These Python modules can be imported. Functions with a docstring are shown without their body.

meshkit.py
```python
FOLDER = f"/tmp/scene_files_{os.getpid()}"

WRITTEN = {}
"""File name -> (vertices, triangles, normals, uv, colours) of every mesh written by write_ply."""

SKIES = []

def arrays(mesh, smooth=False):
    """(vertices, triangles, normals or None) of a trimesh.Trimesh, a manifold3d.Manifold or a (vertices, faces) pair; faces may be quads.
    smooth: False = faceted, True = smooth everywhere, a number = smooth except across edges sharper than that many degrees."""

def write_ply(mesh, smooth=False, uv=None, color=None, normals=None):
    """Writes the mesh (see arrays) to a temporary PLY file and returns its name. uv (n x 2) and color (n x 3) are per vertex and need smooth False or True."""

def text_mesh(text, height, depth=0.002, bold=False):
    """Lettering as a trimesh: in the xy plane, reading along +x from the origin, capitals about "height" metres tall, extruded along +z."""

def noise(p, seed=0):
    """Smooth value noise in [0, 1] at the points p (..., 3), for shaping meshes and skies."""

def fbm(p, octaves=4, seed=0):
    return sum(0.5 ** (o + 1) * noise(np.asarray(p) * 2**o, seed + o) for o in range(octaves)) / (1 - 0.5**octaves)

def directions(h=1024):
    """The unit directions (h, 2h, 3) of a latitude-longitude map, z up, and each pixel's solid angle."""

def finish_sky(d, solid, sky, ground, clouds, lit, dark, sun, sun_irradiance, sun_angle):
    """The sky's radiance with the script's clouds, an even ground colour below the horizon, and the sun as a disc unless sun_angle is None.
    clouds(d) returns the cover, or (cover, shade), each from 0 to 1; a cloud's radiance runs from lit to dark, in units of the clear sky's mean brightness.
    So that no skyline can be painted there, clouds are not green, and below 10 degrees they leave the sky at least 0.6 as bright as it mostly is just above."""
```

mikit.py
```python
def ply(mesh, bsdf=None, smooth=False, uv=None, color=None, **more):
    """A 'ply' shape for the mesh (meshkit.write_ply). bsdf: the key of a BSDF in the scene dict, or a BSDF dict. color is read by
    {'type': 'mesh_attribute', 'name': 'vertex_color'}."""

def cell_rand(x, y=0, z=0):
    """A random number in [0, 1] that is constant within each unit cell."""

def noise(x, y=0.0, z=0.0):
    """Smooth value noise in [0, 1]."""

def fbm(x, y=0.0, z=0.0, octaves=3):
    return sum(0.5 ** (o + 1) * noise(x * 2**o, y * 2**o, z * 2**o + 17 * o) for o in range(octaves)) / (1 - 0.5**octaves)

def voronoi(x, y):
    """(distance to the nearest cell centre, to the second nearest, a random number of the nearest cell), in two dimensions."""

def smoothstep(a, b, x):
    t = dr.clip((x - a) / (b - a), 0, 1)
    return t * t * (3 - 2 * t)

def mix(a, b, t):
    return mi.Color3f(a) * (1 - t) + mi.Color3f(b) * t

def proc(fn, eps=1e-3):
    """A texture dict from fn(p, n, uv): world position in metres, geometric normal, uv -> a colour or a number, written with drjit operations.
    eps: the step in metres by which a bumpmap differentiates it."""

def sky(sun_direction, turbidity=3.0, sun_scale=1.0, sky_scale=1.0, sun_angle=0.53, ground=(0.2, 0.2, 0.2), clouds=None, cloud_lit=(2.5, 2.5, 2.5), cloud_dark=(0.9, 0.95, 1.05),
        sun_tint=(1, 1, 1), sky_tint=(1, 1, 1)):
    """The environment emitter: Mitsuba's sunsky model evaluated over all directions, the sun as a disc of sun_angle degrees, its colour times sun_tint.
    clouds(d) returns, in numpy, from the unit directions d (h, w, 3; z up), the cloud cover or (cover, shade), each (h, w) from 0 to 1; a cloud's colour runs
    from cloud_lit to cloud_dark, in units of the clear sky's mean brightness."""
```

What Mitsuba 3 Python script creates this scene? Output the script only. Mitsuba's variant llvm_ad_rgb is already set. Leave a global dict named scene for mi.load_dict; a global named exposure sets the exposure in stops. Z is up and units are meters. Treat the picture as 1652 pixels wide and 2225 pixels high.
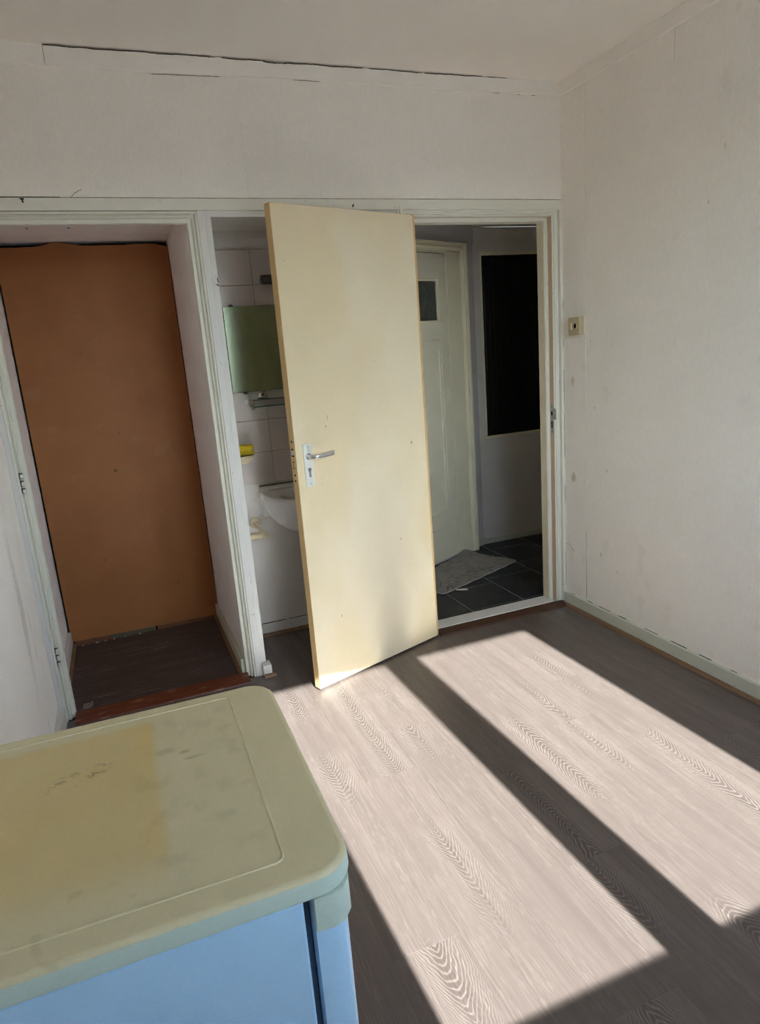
import math, random
import numpy as np, trimesh, shapely.geometry as sg, drjit as dr, mitsuba as mi, mikit, meshkit
from mikit import proc, noise, fbm, smoothstep, mix, cell_rand, ply

rng = random.Random(7)
scene, labels = {}, {}

# ------------------------------------------------------------------ camera, sky, sun, exposure
FOCAL = 1464.6
CAM = np.array([-2.1804, -2.9678, 1.4603])
R_ = np.array([0.927397, -0.366506, -0.074884]); D_ = np.array([-0.154265, -0.192337, -0.969128]); F_ = np.array([0.340788, 0.910319, -0.234912])
cam_m = np.eye(4); cam_m[:3, 0] = -R_; cam_m[:3, 1] = -D_; cam_m[:3, 2] = F_; cam_m[:3, 3] = CAM
scene['camera'] = {'type': 'perspective', 'fov': 2 * math.degrees(math.atan(826 / FOCAL)), 'fov_axis': 'x',
                   'near_clip': 0.05, 'far_clip': 200.0, 'to_world': mi.ScalarTransform4f(cam_m)}
SUN_TAN = 0.70                                   # tangent of the sun's elevation, read from the lit patches on the floor
sun_dir = np.array([0.02, -1.0, SUN_TAN])
scene['sky'] = mikit.sky(sun_dir, turbidity=3.0, sun_scale=1.0, sky_scale=2.0, ground=(0.29, 0.285, 0.275),
                         sun_tint=(1.0, 1.31, 1.83), sky_tint=(1.0, 1.0, 1.0))
exposure = 4.38

# ------------------------------------------------------------------ helpers
def S(h):
    c = [int(h[i:i + 2], 16) / 255 for i in (1, 3, 5)]
    return [x / 12.92 if x <= .04045 else ((x + .055) / 1.055) ** 2.4 for x in c]

def key_free(k):
    if k not in scene and k not in labels: return k
    i = 1
    while f'{k}_{i:03d}' in scene or f'{k}_{i:03d}' in labels: i += 1
    return f'{k}_{i:03d}'

def add(key, mesh, bsdf, smooth=False, uv=None, **lab):
    key = key_free(key)
    scene[key] = ply(mesh, bsdf, smooth=smooth, uv=uv)
    if lab: labels[key] = lab
    return key

def struct(key, mesh, bsdf, label, smooth=False, uv=None):
    return add(key, mesh, bsdf, smooth, uv, label=label, category=label_cat(key), kind='structure')

def label_cat(k):
    for a in ('wall', 'floor', 'ceiling', 'window', 'door', 'baseboard', 'trim'):
        if k.startswith(a): return a
    return 'trim'

def holder(key, label, cat, group=None, kind=None):
    key = key_free(key)
    labels[key] = {'label': label, 'category': cat}
    if group: labels[key]['group'] = group
    if kind: labels[key]['kind'] = kind
    return key

def box(x0, x1, y0, y1, z0, z1, b=0.0):
    if b <= 0:
        m = trimesh.creation.box((x1 - x0, y1 - y0, z1 - z0)); m.apply_translation(((x0 + x1) / 2, (y0 + y1) / 2, (z0 + z1) / 2)); return m
    pts = []
    for x, sx in ((x0, 1), (x1, -1)):
        for y, sy in ((y0, 1), (y1, -1)):
            for z, sz in ((z0, 1), (z1, -1)):
                pts += [(x + sx * b, y + sy * b, z), (x + sx * b, y, z + sz * b), (x, y + sy * b, z + sz * b)]
    return trimesh.convex.convex_hull(np.array(pts))

def cat(*ms): return trimesh.util.concatenate([trimesh.Trimesh(m.vertices, m.faces, process=False) for m in ms])

def prism(poly, a, b, axis):
    """Polygon extruded from a to b along an axis. axis z: polygon (x, y); y: (x, z); x: (y, z)."""
    poly = poly if hasattr(poly, 'exterior') else sg.Polygon(poly)
    m = trimesh.creation.extrude_polygon(poly, b - a)
    v = m.vertices.copy(); h = v[:, 2] + a
    if axis == 'z': n = np.c_[v[:, 0], v[:, 1], h]; flip = False
    elif axis == 'y': n = np.c_[v[:, 0], h, v[:, 1]]; flip = True
    else: n = np.c_[h, v[:, 0], v[:, 1]]; flip = False
    f = m.faces[:, ::-1] if flip else m.faces
    return trimesh.Trimesh(n, f, process=False)

def frame(profile, x0, x1, z0, z1):
    """A door frame: the profile [(d outward, y)] swept up one jamb, across and down the other, mitred."""
    n = len(profile); V = []
    for sx, x, z, up in ((1, x1, z0, 0), (1, x1, z1, 1), (-1, x0, z1, 1), (-1, x0, z0, 0)):
        for d, y in profile: V.append((x + sx * d, y, z + up * d))
    F = []
    for s in range(3):
        for i in range(n):
            j = (i + 1) % n
            F += [[s * n + i, (s + 1) * n + i, (s + 1) * n + j], [s * n + i, (s + 1) * n + j, s * n + j]]
    t = trimesh.creation.triangulate_polygon(sg.Polygon(profile), engine='earcut')
    pv, pf = t
    from scipy.spatial import cKDTree
    idx = cKDTree(np.array(profile)).query(pv)[1]
    for f in pf:
        a = [int(idx[k]) for k in f]
        F += [a, [3 * n + k for k in a[::-1]]]
    m = trimesh.Trimesh(np.array(V, float), np.array(F), process=False)
    trimesh.repair.fix_normals(m)
    return m

def tube(pts, r, sides=14, caps=True):
    p = np.asarray(pts, float); r = np.broadcast_to(r, (len(p),))
    t = np.gradient(p, axis=0); t /= np.linalg.norm(t, axis=1, keepdims=True)
    V = []; a = None
    for i in range(len(p)):
        if a is None:
            a = np.cross(t[i], [0, 0, 1.0] if abs(t[i][2]) < .9 else [1.0, 0, 0])
        a = a - t[i] * (a @ t[i]); a /= np.linalg.norm(a); b = np.cross(t[i], a)
        for k in range(sides):
            w = 2 * math.pi * k / sides
            V.append(p[i] + r[i] * (math.cos(w) * a + math.sin(w) * b))
    F = []
    for i in range(len(p) - 1):
        for k in range(sides):
            k2 = (k + 1) % sides
            F += [[i * sides + k, i * sides + k2, (i + 1) * sides + k2], [i * sides + k, (i + 1) * sides + k2, (i + 1) * sides + k]]
    if caps:
        V += [p[0], p[-1]]; n0 = len(p) * sides
        for k in range(sides):
            k2 = (k + 1) % sides
            F += [[n0, k2, k], [n0 + 1, (len(p) - 1) * sides + k, (len(p) - 1) * sides + k2]]
    return trimesh.Trimesh(np.array(V), np.array(F), process=False)

def lathe(prof, axis_pt, direction, n=32):
    """prof: [(radius, distance along direction)]."""
    m = trimesh.creation.revolve(np.array(prof, float), sections=n)
    m.apply_transform(trimesh.geometry.align_vectors([0, 0, 1], direction)); m.apply_translation(axis_pt)
    return m

def rrect(x0, x1, y0, y1, r, n=8):
    return sg.box(x0 + r, y0 + r, x1 - r, y1 - r).buffer(r, quad_segs=n)

def loft(rings):
    n = len(rings[0]); V = np.vstack(rings); F = []
    for s in range(len(rings) - 1):
        for i in range(n):
            j = (i + 1) % n
            F += [[s * n + i, s * n + j, (s + 1) * n + j], [s * n + i, (s + 1) * n + j, (s + 1) * n + i]]
    for base, rev in ((0, True), ((len(rings) - 1) * n, False)):
        c = len(V); V = np.vstack([V, V[base:base + n].mean(0)])
        for i in range(n):
            j = (i + 1) % n
            F.append([c, base + j, base + i] if rev else [c, base + i, base + j])
    m = trimesh.Trimesh(V, np.array(F), process=False); trimesh.repair.fix_normals(m)
    return m

# ------------------------------------------------------------------ materials
def mat(key, color, rough=.5, spec=.5, metallic=0., bump=None, bscale=1., **more):
    b = {'type': 'principled', 'base_color': color if isinstance(color, dict) else {'type': 'rgb', 'value': list(color)},
         'roughness': rough, 'specular': spec, 'metallic': metallic, **more}
    if bump is not None: b = {'type': 'bumpmap', 'arbitrary': bump, 'scale': bscale, 'bsdf': b}
    scene[key] = {'type': 'twosided', 'bsdf': b}

def speckle(base, amp=.05, size=40., fine=.03):
    base = list(base)
    def fn(p, n, uv):
        k = 1 + amp * 2 * (fbm(p.x * size, p.y * size, p.z * size, 3) - .5) + fine * 2 * (noise(p.x * 420, p.y * 420, p.z * 420) - .5)
        return mi.Color3f(base) * k
    return proc(fn)

WALL = (.83, .785, .72)
def blob(a, b, ca, cb, ra, rb, wob=0.0):
    """soft-edged stain with a rough outline round (ca, cb)."""
    d = dr.sqrt(dr.square((a - ca) / ra) + dr.square((b - cb) / rb)) + .9 * (fbm(a * 90, b * 90, 3.3, 3) - .5)
    return 1 - smoothstep(.35, 1.15, d)

def wall_right_fn(p, n, uv):
    k = 1 + .05 * (fbm(p.y * 5, p.z * 3, 1.7, 3) - .5) + .05 * (noise(p.y * 260, p.z * 60, 5.) - .5) + .05 * (noise(p.y * 500, p.z * 500, 9.) - .5)
    c = mi.Color3f(WALL) * k
    brown = mi.Color3f(.42, .33, .22)
    s = .55 * blob(p.y, p.z, -.080, 1.227, .018, .030) + .6 * blob(p.y, p.z, -.084, .729, .024, .030) + .35 * blob(p.y, p.z, -.965, 2.075, .006, .014)
    s += .30 * smoothstep(.5, .8, fbm(p.y * 22, p.z * 9, 4.4, 3)) * blob(p.y, p.z, -.11, 1.50, .13, .16)
    s += .10 * smoothstep(.68, .80, fbm(p.y * 12, p.z * 10, 8.1, 4))
    for (a, b, r) in ((-.30, .36, .009), (-.42, .30, .006), (-.34, .80, .007), (-.22, 1.42, .006), (-.25, 1.10, .006), (-.9, 1.9, .005)):
        s += .6 * blob(p.y, p.z, a, b, r, r * 1.6)
    return mix(c, brown, dr.clip(s, 0, .8))

def wall_left_fn(p, n, uv):
    k = 1 + .06 * (fbm(p.y * 5, p.z * 3, 1.7, 3) - .5) + .06 * (noise(p.y * 300, p.z * 300, 9.) - .5)
    streak = smoothstep(.42, .72, fbm(p.y * 11, p.z * 1.5, 2.2, 3)) * .50 * blob(p.y, p.z, -.24, .50, .22, .62)
    streak += .40 * smoothstep(.70, .85, fbm(p.y * 46, p.z * 7, 6., 2)) * blob(p.y, p.z, -.24, .35, .14, .3)
    return mix(mi.Color3f(WALL) * k, mi.Color3f(.36, .31, .25), dr.clip(streak, 0, .7))

def wall_back_fn(p, n, uv):
    k = 1 + .05 * (fbm(p.x * 4, p.z * 4, 3.7, 3) - .5) + .05 * (noise(p.x * 260, p.z * 80, 5.) - .5) + .05 * (noise(p.x * 500, p.z * 500, 9.) - .5)
    return mi.Color3f(WALL) * k

mat('m_wall_right', proc(wall_right_fn), .9, .2)
mat('m_wall_left', proc(wall_left_fn), .9, .2)
mat('m_wall_back', proc(wall_back_fn), .9, .2)
mat('m_ceiling', speckle((.82, .77, .705), .05, 3.), .95, .1)
mat('m_cove', speckle((.83, .79, .73), .04, 8.), .9, .2)
mat('m_wall_plain', speckle((.83, .80, .76), .06, 5.), .9, .2)

def paint(base, chip=.0, dirt=(.16, .12, .08), seed=0.):
    base = list(base)
    def fn(p, n, uv):
        k = 1 + .03 * (fbm(p.x * 12, p.y * 12, p.z * 3 + seed, 3) - .5) + .04 * (noise(p.x * 300, p.y * 300, p.z * 300) - .5)
        c = mi.Color3f(base) * k
        m = smoothstep(.80, .84, fbm(p.x * 110 + seed, p.y * 110, p.z * 45, 3)) * chip
        return mix(c, mi.Color3f(dirt), m)
    return proc(fn)

mat('m_trim', paint((.70, .685, .60), .6), .45, .4)
mat('m_trim_white', paint((.67, .65, .62), .6, seed=4.), .45, .4)
mat('m_base', paint((.55, .56, .47), .8, (.10, .08, .06), 9.), .5, .4)
mat('m_base_hall', paint((.55, .56, .47), .8, (.10, .08, .06), 9.), .5, .4)
mat('m_recess', speckle((.80, .755, .735), .05, 12.), .8, .3)
mat('m_bare_wood', paint((.56, .42, .30), .9, (.70, .64, .56), 2.), .6, .3)

mat('m_worn_paint', paint((.66, .60, .54), 1., (.12, .07, .04), 12.), .6, .3)
mat('m_jamb_cream', paint((.72, .645, .48), .4, seed=15.), .45, .4)
def quarter_fn(p, n, uv):
    g = fbm(p.x * 90, p.y * 6, p.z * 90, 3)
    return mix((.15, .085, .045), (.24, .145, .08), g)
mat('m_quarter', proc(quarter_fn), .45, .4)
def threshold_fn(p, n, uv):
    g = fbm(p.x * 6, p.y * 140, p.z * 100, 3)
    w = smoothstep(.62, .75, fbm(p.x * 14, p.y * 60, 3., 3)) * .4
    return mix(mix((.085, .020, .009), (.16, .042, .018), g), (.30, .16, .10), w)
mat('m_threshold_dark', speckle((.070, .034, .020), .3, 30.), .6, .3)
mat('m_threshold', proc(threshold_fn), .35, .5)

FLOOR_DARK, FLOOR_MID, FLOOR_LIGHT = (.066, .050, .0445), (.118, .093, .083), (.225, .188, .168)
def plank_fn(p, n, uv):
    i = dr.floor(uv.x + .5); u = uv.x - i; v = uv.y
    r1, r2, r3, r4 = (cell_rand(i, k, 5) for k in (1, 2, 3, 4))
    u0 = (r1 - .5) * .07 + .030 * (fbm(v * 2.2 + r2 * 40, i, 3.3, 2) - .5)
    uu = u - u0 + .010 * (noise(v * 13, u * 30, i) - .5) + .005 * (noise(v * 47, u * 60, i) - .5)
    au = dr.abs(uu)
    vv = dr.select(r3 > .5, v, -v) + (10. * au * dr.sqrt(au)) + .020 * fbm(u * 60, v * 12, i + 3., 3) + .05 * fbm(u * 12, v * 4, i + 8., 2)
    t = vv / .021 + 2.4 * noise(v * 6, u * 9, i); fr = t - dr.floor(t)
    line = smoothstep(.50, .74, fr) * (1 - smoothstep(.82, 1.0, fr))
    patch = smoothstep(.46, .64, fbm(v * 2.1 + r4 * 30, i, 9., 2))
    heart = patch * (1 - smoothstep(.012, .045, au))
    side = smoothstep(.006, .02, au) * (1 - smoothstep(.05, .085, au)) * .6
    line *= patch * dr.clip((1 - smoothstep(.025, .055, au)) + side, 0, 1) * (.4 + .6 * noise(u * 240, v * 14, i))
    streak = smoothstep(.50, .85, noise(u * 520, v * 9., i + 5.)) * smoothstep(.05, .85, fbm(u * 26, v * 2.6, i + 2., 2))
    pores = smoothstep(.50, .80, noise(u * 640, v * 34, i + 6.)) * smoothstep(.05, .95, fbm(u * 40, v * 5, i, 2))
    base = mix(FLOOR_MID, FLOOR_DARK, dr.clip(.50 * (fbm(u * 50, v * 1.8, i + 17., 3) - .25) + .50 * heart, 0, 1))
    base *= .96 + .08 * r4
    return mix(base, FLOOR_LIGHT, dr.clip(.75 * line + .20 * streak + .22 * pores, 0, .8))
scene['m_plank'] = {'type': 'twosided', 'bsdf': {'type': 'principled', 'base_color': proc(plank_fn), 'roughness': .38, 'specular': .5}}
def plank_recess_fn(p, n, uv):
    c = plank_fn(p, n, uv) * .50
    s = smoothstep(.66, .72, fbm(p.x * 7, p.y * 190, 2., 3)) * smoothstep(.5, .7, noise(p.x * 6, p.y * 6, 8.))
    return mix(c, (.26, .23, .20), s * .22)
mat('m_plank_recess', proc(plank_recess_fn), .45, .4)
mat('m_subfloor', (.05, .04, .035), .9, .1)
mat('m_dark', (.012, .010, .009), .9, .1)

def hardboard_fn(p, n, uv):
    k = fbm(p.x * 7, p.z * 7, 2., 4)
    f = noise(p.x * 450, p.z * 450, 1.)
    c = mix((.31, .112, .032), (.39, .156, .050), .75 * k + .25 * f)
    sc = smoothstep(.70, .80, fbm(p.x * 9, p.z * 11, 7., 4)) * .14
    c = mix(c, (.42, .30, .20), sc)
    s = mi.Float(0)
    for (a, b, r) in ((-2.18, 1.13, .006), (-2.10, 1.14, .004), (-2.23, .93, .010), (-2.05, 1.30, .004), (-1.93, 1.60, .004), (-2.3, 1.55, .004), (-2.36, .45, .006), (-2.0, .25, .006), (-2.13, .78, .004)):
        s += .7 * blob(p.x, p.z, a, b, r, r)
    return mix(c, (.07, .035, .015), dr.clip(s, 0, .8))
mat('m_hardboard', proc(hardboard_fn), .55, .4)
mat('m_batten_brown', speckle((.20, .085, .045), .2, 30.), .6, .3)
mat('m_batten_grey', speckle((.13, .115, .07), .25, 30.), .7, .3)

def door_skin_fn(p, n, uv):
    # uv = metres across and up the leaf
    k = 1 + .05 * (fbm(uv.x * 9, uv.y * 4, 2., 4) - .5) + .03 * (noise(uv.x * 380, uv.y * 380, 3.) - .5)
    c = mix((.715, .60, .405), (.75, .655, .49), smoothstep(.35, .65, fbm(uv.x * 3.3, uv.y * 1.7, 5., 3))) * k
    s = mi.Float(0)
    for (a, b, ra, rb) in ((.58, 1.185, .003, .014), (.592, 1.150, .004, .006), (.106, 1.012, .006, .009), (.214, .567, .005, .006), (.718, 1.807, .003, .003), (.60, .30, .003, .006), (.30, 1.40, .003, .003)):
        s += .8 * blob(uv.x, uv.y, a, b, ra, rb)
    s += .07 * smoothstep(.55, .75, fbm(uv.x * 50, uv.y * 34, 9., 4)) * blob(uv.x, uv.y, .67, .93, .09, .12)
    return mix(c, (.33, .24, .13), dr.clip(s, 0, .8))
mat('m_door_skin', proc(door_skin_fn), .42, .45)
def door_core_fn(p, n, uv):
    k = 1 + .10 * (fbm(p.x * 30, p.y * 30, p.z * 4, 3) - .5)
    w = smoothstep(.66, .74, fbm(p.x * 60, p.y * 60, p.z * 9, 3)) * .35
    return mix(mi.Color3f(.60, .41, .19) * k, (.74, .63, .42), w)
mat('m_door_core', proc(door_core_fn), .5, .4)
mat('m_alu', (.74, .75, .77), .28, .5, 1.)
mat('m_plate', speckle((.66, .67, .63), .03, 60.), .5, .5)
mat('m_steel', speckle((.42, .41, .39), .25, 90.), .4, .5, .9)
mat('m_chrome', (.78, .79, .80), .08, .5, 1.)
mat('m_crack', (.055, .045, .038), .9, .1)
mat('m_crack_brown', (.20, .13, .10), .9, .1)
mat('m_hole', (.02, .016, .012), .8, .1)

def fridge_top_fn(p, n, uv):
    k = 1 + .04 * (fbm(p.x * 30, p.y * 30, 1., 3) - .5) + .05 * (noise(p.x * 600, p.y * 600, 2.) - .5)
    c = mi.Color3f(.565, .49, .295) * k
    # yellowed area with a straight edge, where something stood on it
    inside = (1 - smoothstep(-2.216, -2.196, p.x + .006 * (fbm(p.y * 20, 3., 1., 3) - .5)))
    band = smoothstep(-2.235, -2.12, p.y) * (1 - smoothstep(-1.815, -1.795, p.y))
    c = mix(c, mi.Color3f(.565, .42, .175) * k, inside * band * (.75 + .25 * smoothstep(.3, .65, fbm(p.x * 7, p.y * 7, 6., 3))))
    grime = smoothstep(.50, .80, fbm(p.x * 34, p.y * 34, 4., 5)) * .11 * smoothstep(-2.26, -2.22, p.x) * (1 - smoothstep(-2.08, -2.07, p.x)) * smoothstep(-2.23, -2.18, p.y)
    sx, sy = p.x + 2.322, p.y + 1.923
    a = sx * .86 + sy * .20; b = -sx * .25 + sy * .95
    sm = smoothstep(.40, .62, fbm(p.x * 240, p.y * 240, 1., 3)) * smoothstep(.35, .60, fbm(p.x * 60, p.y * 60, 8., 3)) * (1 - smoothstep(.5, 1.05, dr.sqrt(dr.square(a / .055) + dr.square(b / .024))))
    sm += .65 * blob(p.x, p.y, -2.162, -1.93, .010, .006) + .5 * blob(p.x, p.y, -2.15, -1.952, .020, .004) + .35 * blob(p.x, p.y, -2.19, -1.915, .02, .012)
    ring = dr.abs(dr.sqrt(dr.square(p.x + 2.30) + dr.square(p.y + 2.235)) - .055)
    sm += .22 * (1 - smoothstep(.002, .008, ring)) * smoothstep(.50, .7, noise(p.x * 60, p.y * 60, 4.))
    return mix(c, (.13, .10, .05), dr.clip(.55 * sm + grime, 0, .7))
mat('m_fridge_top', proc(fridge_top_fn), .45, .4)
mat('m_fridge_plastic_sky_gloss', speckle((.47, .54, .45), .03, 60.), .45, .4)  # less yellowed plastic; the lip's cool sky gloss is painted into this colour
mat('m_fridge_blue', speckle((.40, .59, .745), .03, 20.), .35, .5)
mat('m_fridge_white', speckle((.60, .58, .60), .03, 20.), .35, .5)
mat('m_gasket', (.06, .09, .13), .6, .3)

mat('m_tile', speckle((.66, .60, .575), .04, 6.), .18, .5)
mat('m_grout', speckle((.36, .29, .21), .3, 40.), .9, .1)
def alcove_fn(p, n, uv):
    c = mi.Color3f(.70, .67, .645) * (1 + .05 * (noise(p.x * 260, p.z * 260, 1.) - .5))
    s = .16 * smoothstep(.50, .70, fbm(p.x * 36, p.z * 30, 2., 4)) * blob(p.x, p.z, -1.575, .72, .035, .14)
    s += .10 * smoothstep(.58, .72, fbm(p.x * 40, p.z * 30, 5., 4)) * blob(p.x, p.z, -1.52, .37, .05, .07)
    return mix(c, (.42, .29, .15), dr.clip(s, 0, .7))
mat('m_alcove', proc(alcove_fn), .7, .3)
mat('m_ceramic', (.72, .70, .69), .10, .5, clearcoat=.5)
mat('m_cream_plastic', (.72, .62, .42), .25, .5)
mat('m_sponge', speckle((.66, .50, .035), .15, 120.), .95, .1)
mat('m_lamp', (.075, .072, .065), .45, .5)
mat('m_lamp_white', (.6, .6, .57), .4, .5)
scene['m_mirror'] = {'type': 'twosided', 'bsdf': {'type': 'roughconductor', 'alpha': .06, 'material': 'none', 'specular_reflectance': {'type': 'rgb', 'value': [.44, .53, .40]}}}
scene['m_shelf_glass'] = {'type': 'dielectric', 'int_ior': 1.5, 'specular_transmittance': {'type': 'rgb', 'value': [.72, .86, .78]}}
scene['m_pane'] = {'type': 'thindielectric', 'int_ior': 1.5}
mat('m_green_edge', (.03, .16, .11), .2, .5)
mat('m_strip', (.30, .29, .27), .25, .5)
mat('m_mould', speckle((.16, .13, .09), .5, 60.), .8, .2)

def hall_tile_fn(p, n, uv):
    k = fbm(p.x * 9, p.y * 9, 3., 4)
    return mix((.010, .011, .013), (.024, .026, .029), k) * (1 + .3 * (noise(p.x * 300, p.y * 300, 1.) - .5))
mat('m_hall_tile', proc(hall_tile_fn), .42, .4)
mat('m_hall_grout', (.36, .36, .36), .9, .1)
mat('m_hall_wall', speckle((.57, .545, .535), .05, 6.), .8, .2)
mat('m_hall_panel', speckle((.68, .64, .58), .05, 6.), .6, .3)
mat('m_hall_door', paint((.74, .69, .54), .25, seed=3.), .4, .4)
mat('m_hall_frame', paint((.78, .715, .53), .5, seed=6.), .45, .4)
mat('m_black_glass', (.004, .004, .004), .22, .35)
def frosted_fn(p, n, uv):
    return mix((.05, .055, .048), (.12, .125, .11), fbm(p.x * 40, p.y * 40, p.z * 25, 3))
mat('m_frosted', proc(frosted_fn), .35, .5)
def mat_rug_fn(p, n, uv):
    c = mix((.20, .185, .165), (.31, .29, .265), fbm(uv.x * 26, uv.y * 26, 1., 4)) * (1 + .35 * (noise(uv.x * 420, uv.y * 420, 2.) - .5))
    f1, f2, _ = mikit.voronoi(uv.x * 17, uv.y * 17)
    edge = (1 - smoothstep(.03, .10, f2 - f1)) * smoothstep(.40, .55, noise(uv.x * 9, uv.y * 9, 5.))
    return mix(c, (.055, .048, .042), edge * .8)
mat('m_rug', proc(mat_rug_fn), .95, .1)
mat('m_rug_hem', (.42, .40, .38), .9, .1)
mat('m_paper', (.66, .63, .56), .8, .2)
mat('m_switch', speckle((.47, .40, .25), .06, 60.), .4, .5)
mat('m_switch_key', (.70, .64, .46), .35, .5)
mat('m_window_frame', paint((.72, .71, .68), .2, seed=8.), .4, .4)
mat('m_chips', (.55, .52, .48), .9, .1)

H = 2.608           # ceiling height
YW = -3.30          # the window wall
XL = -2.605         # left wall

# ------------------------------------------------------------------ shell
struct('ceiling', box(XL - .12, .12, YW - .12, .22, H, H + .1), 'm_ceiling', 'off-white plastered ceiling of the room')
struct('wall_back', cat(box(XL - .12, .0, .0, .10, 2.1005, 2.578), box(XL - .12, .02, .10, .18, 2.12, H)), 'm_wall_back', 'off-white papered wall above the doorways')
wx = [XL, -2.0735, -1.54, -1.01, -.48, 0.0]
for i in range(5):
    g = .0007 if i else .0003
    t = (.0022, .0012, .0016, .0013, .0017)[i]
    add('wall_back__wallpaper_strip', box(wx[i] + (.0006 if i == 1 else .0001), wx[i + 1] - .0001, -t, .001, 2.1005, 2.56), 'm_wall_back')
struct('wall_right', box(0.0, .12, YW - .12, .12, -.02, H), 'm_wall_right', 'off-white papered wall on the right with brown stains')
ws = [0.0, -.185, -.713, -1.241, -1.769, -2.297, -2.825, YW]
for i in range(7):
    t = (.0026, .0014, .0024, .0016, .0022, .0015, .002)[i]
    add('wall_right__wallpaper_strip', box(-t, .001, ws[i + 1] + .0004, ws[i] - .0004, .05, 2.553), 'm_wall_right')
struct('wall_left', box(XL - .12, XL, YW - .12, .02, -.02, H), 'm_wall_left', 'off-white plastered wall on the left with grey smears')
# window wall behind the camera, two openings
ZB, ZT = .966, 2.233
WIN = [(-1.690, -1.120), (-.950, -.345)]
fr_ = .045
o = [(a - fr_, b + fr_) for a, b in WIN]; zb, zt = ZB - fr_, ZT + fr_
segs = [box(XL - .12, o[0][0], YW - .12, YW, -.02, H), box(o[0][1], o[1][0], YW - .12, YW, -.02, H), box(o[1][1], .12, YW - .12, YW, -.02, H)]
for a, b in o: segs += [box(a, b, YW - .12, YW, -.02, zb), box(a, b, YW - .12, YW, zt, H)]
struct('wall_front', cat(*segs), 'm_wall_plain', 'off-white window wall behind the camera')
for k, (a, b) in enumerate(WIN, 1):
    w = holder(f'window_{k}', 'white framed tall window, ' + ('left' if k == 1 else 'right') + ' of the two in the window wall', 'window', kind='structure')
    y0, y1 = YW - .09, YW - .02
    add(w + '__frame', cat(box(a - fr_, a, y0, y1, zb, zt), box(b, b + fr_, y0, y1, zb, zt), box(a, b, y0, y1, ZT, zt), box(a, b, y0, y1, zb, ZB)), 'm_window_frame')
    s = trimesh.Trimesh([[a, YW - .055, ZB], [b, YW - .055, ZB], [b, YW - .055, ZT], [a, YW - .055, ZT]], [[0, 1, 2], [0, 2, 3]], process=False)
    add(w + '__pane', s, 'm_pane')

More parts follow.
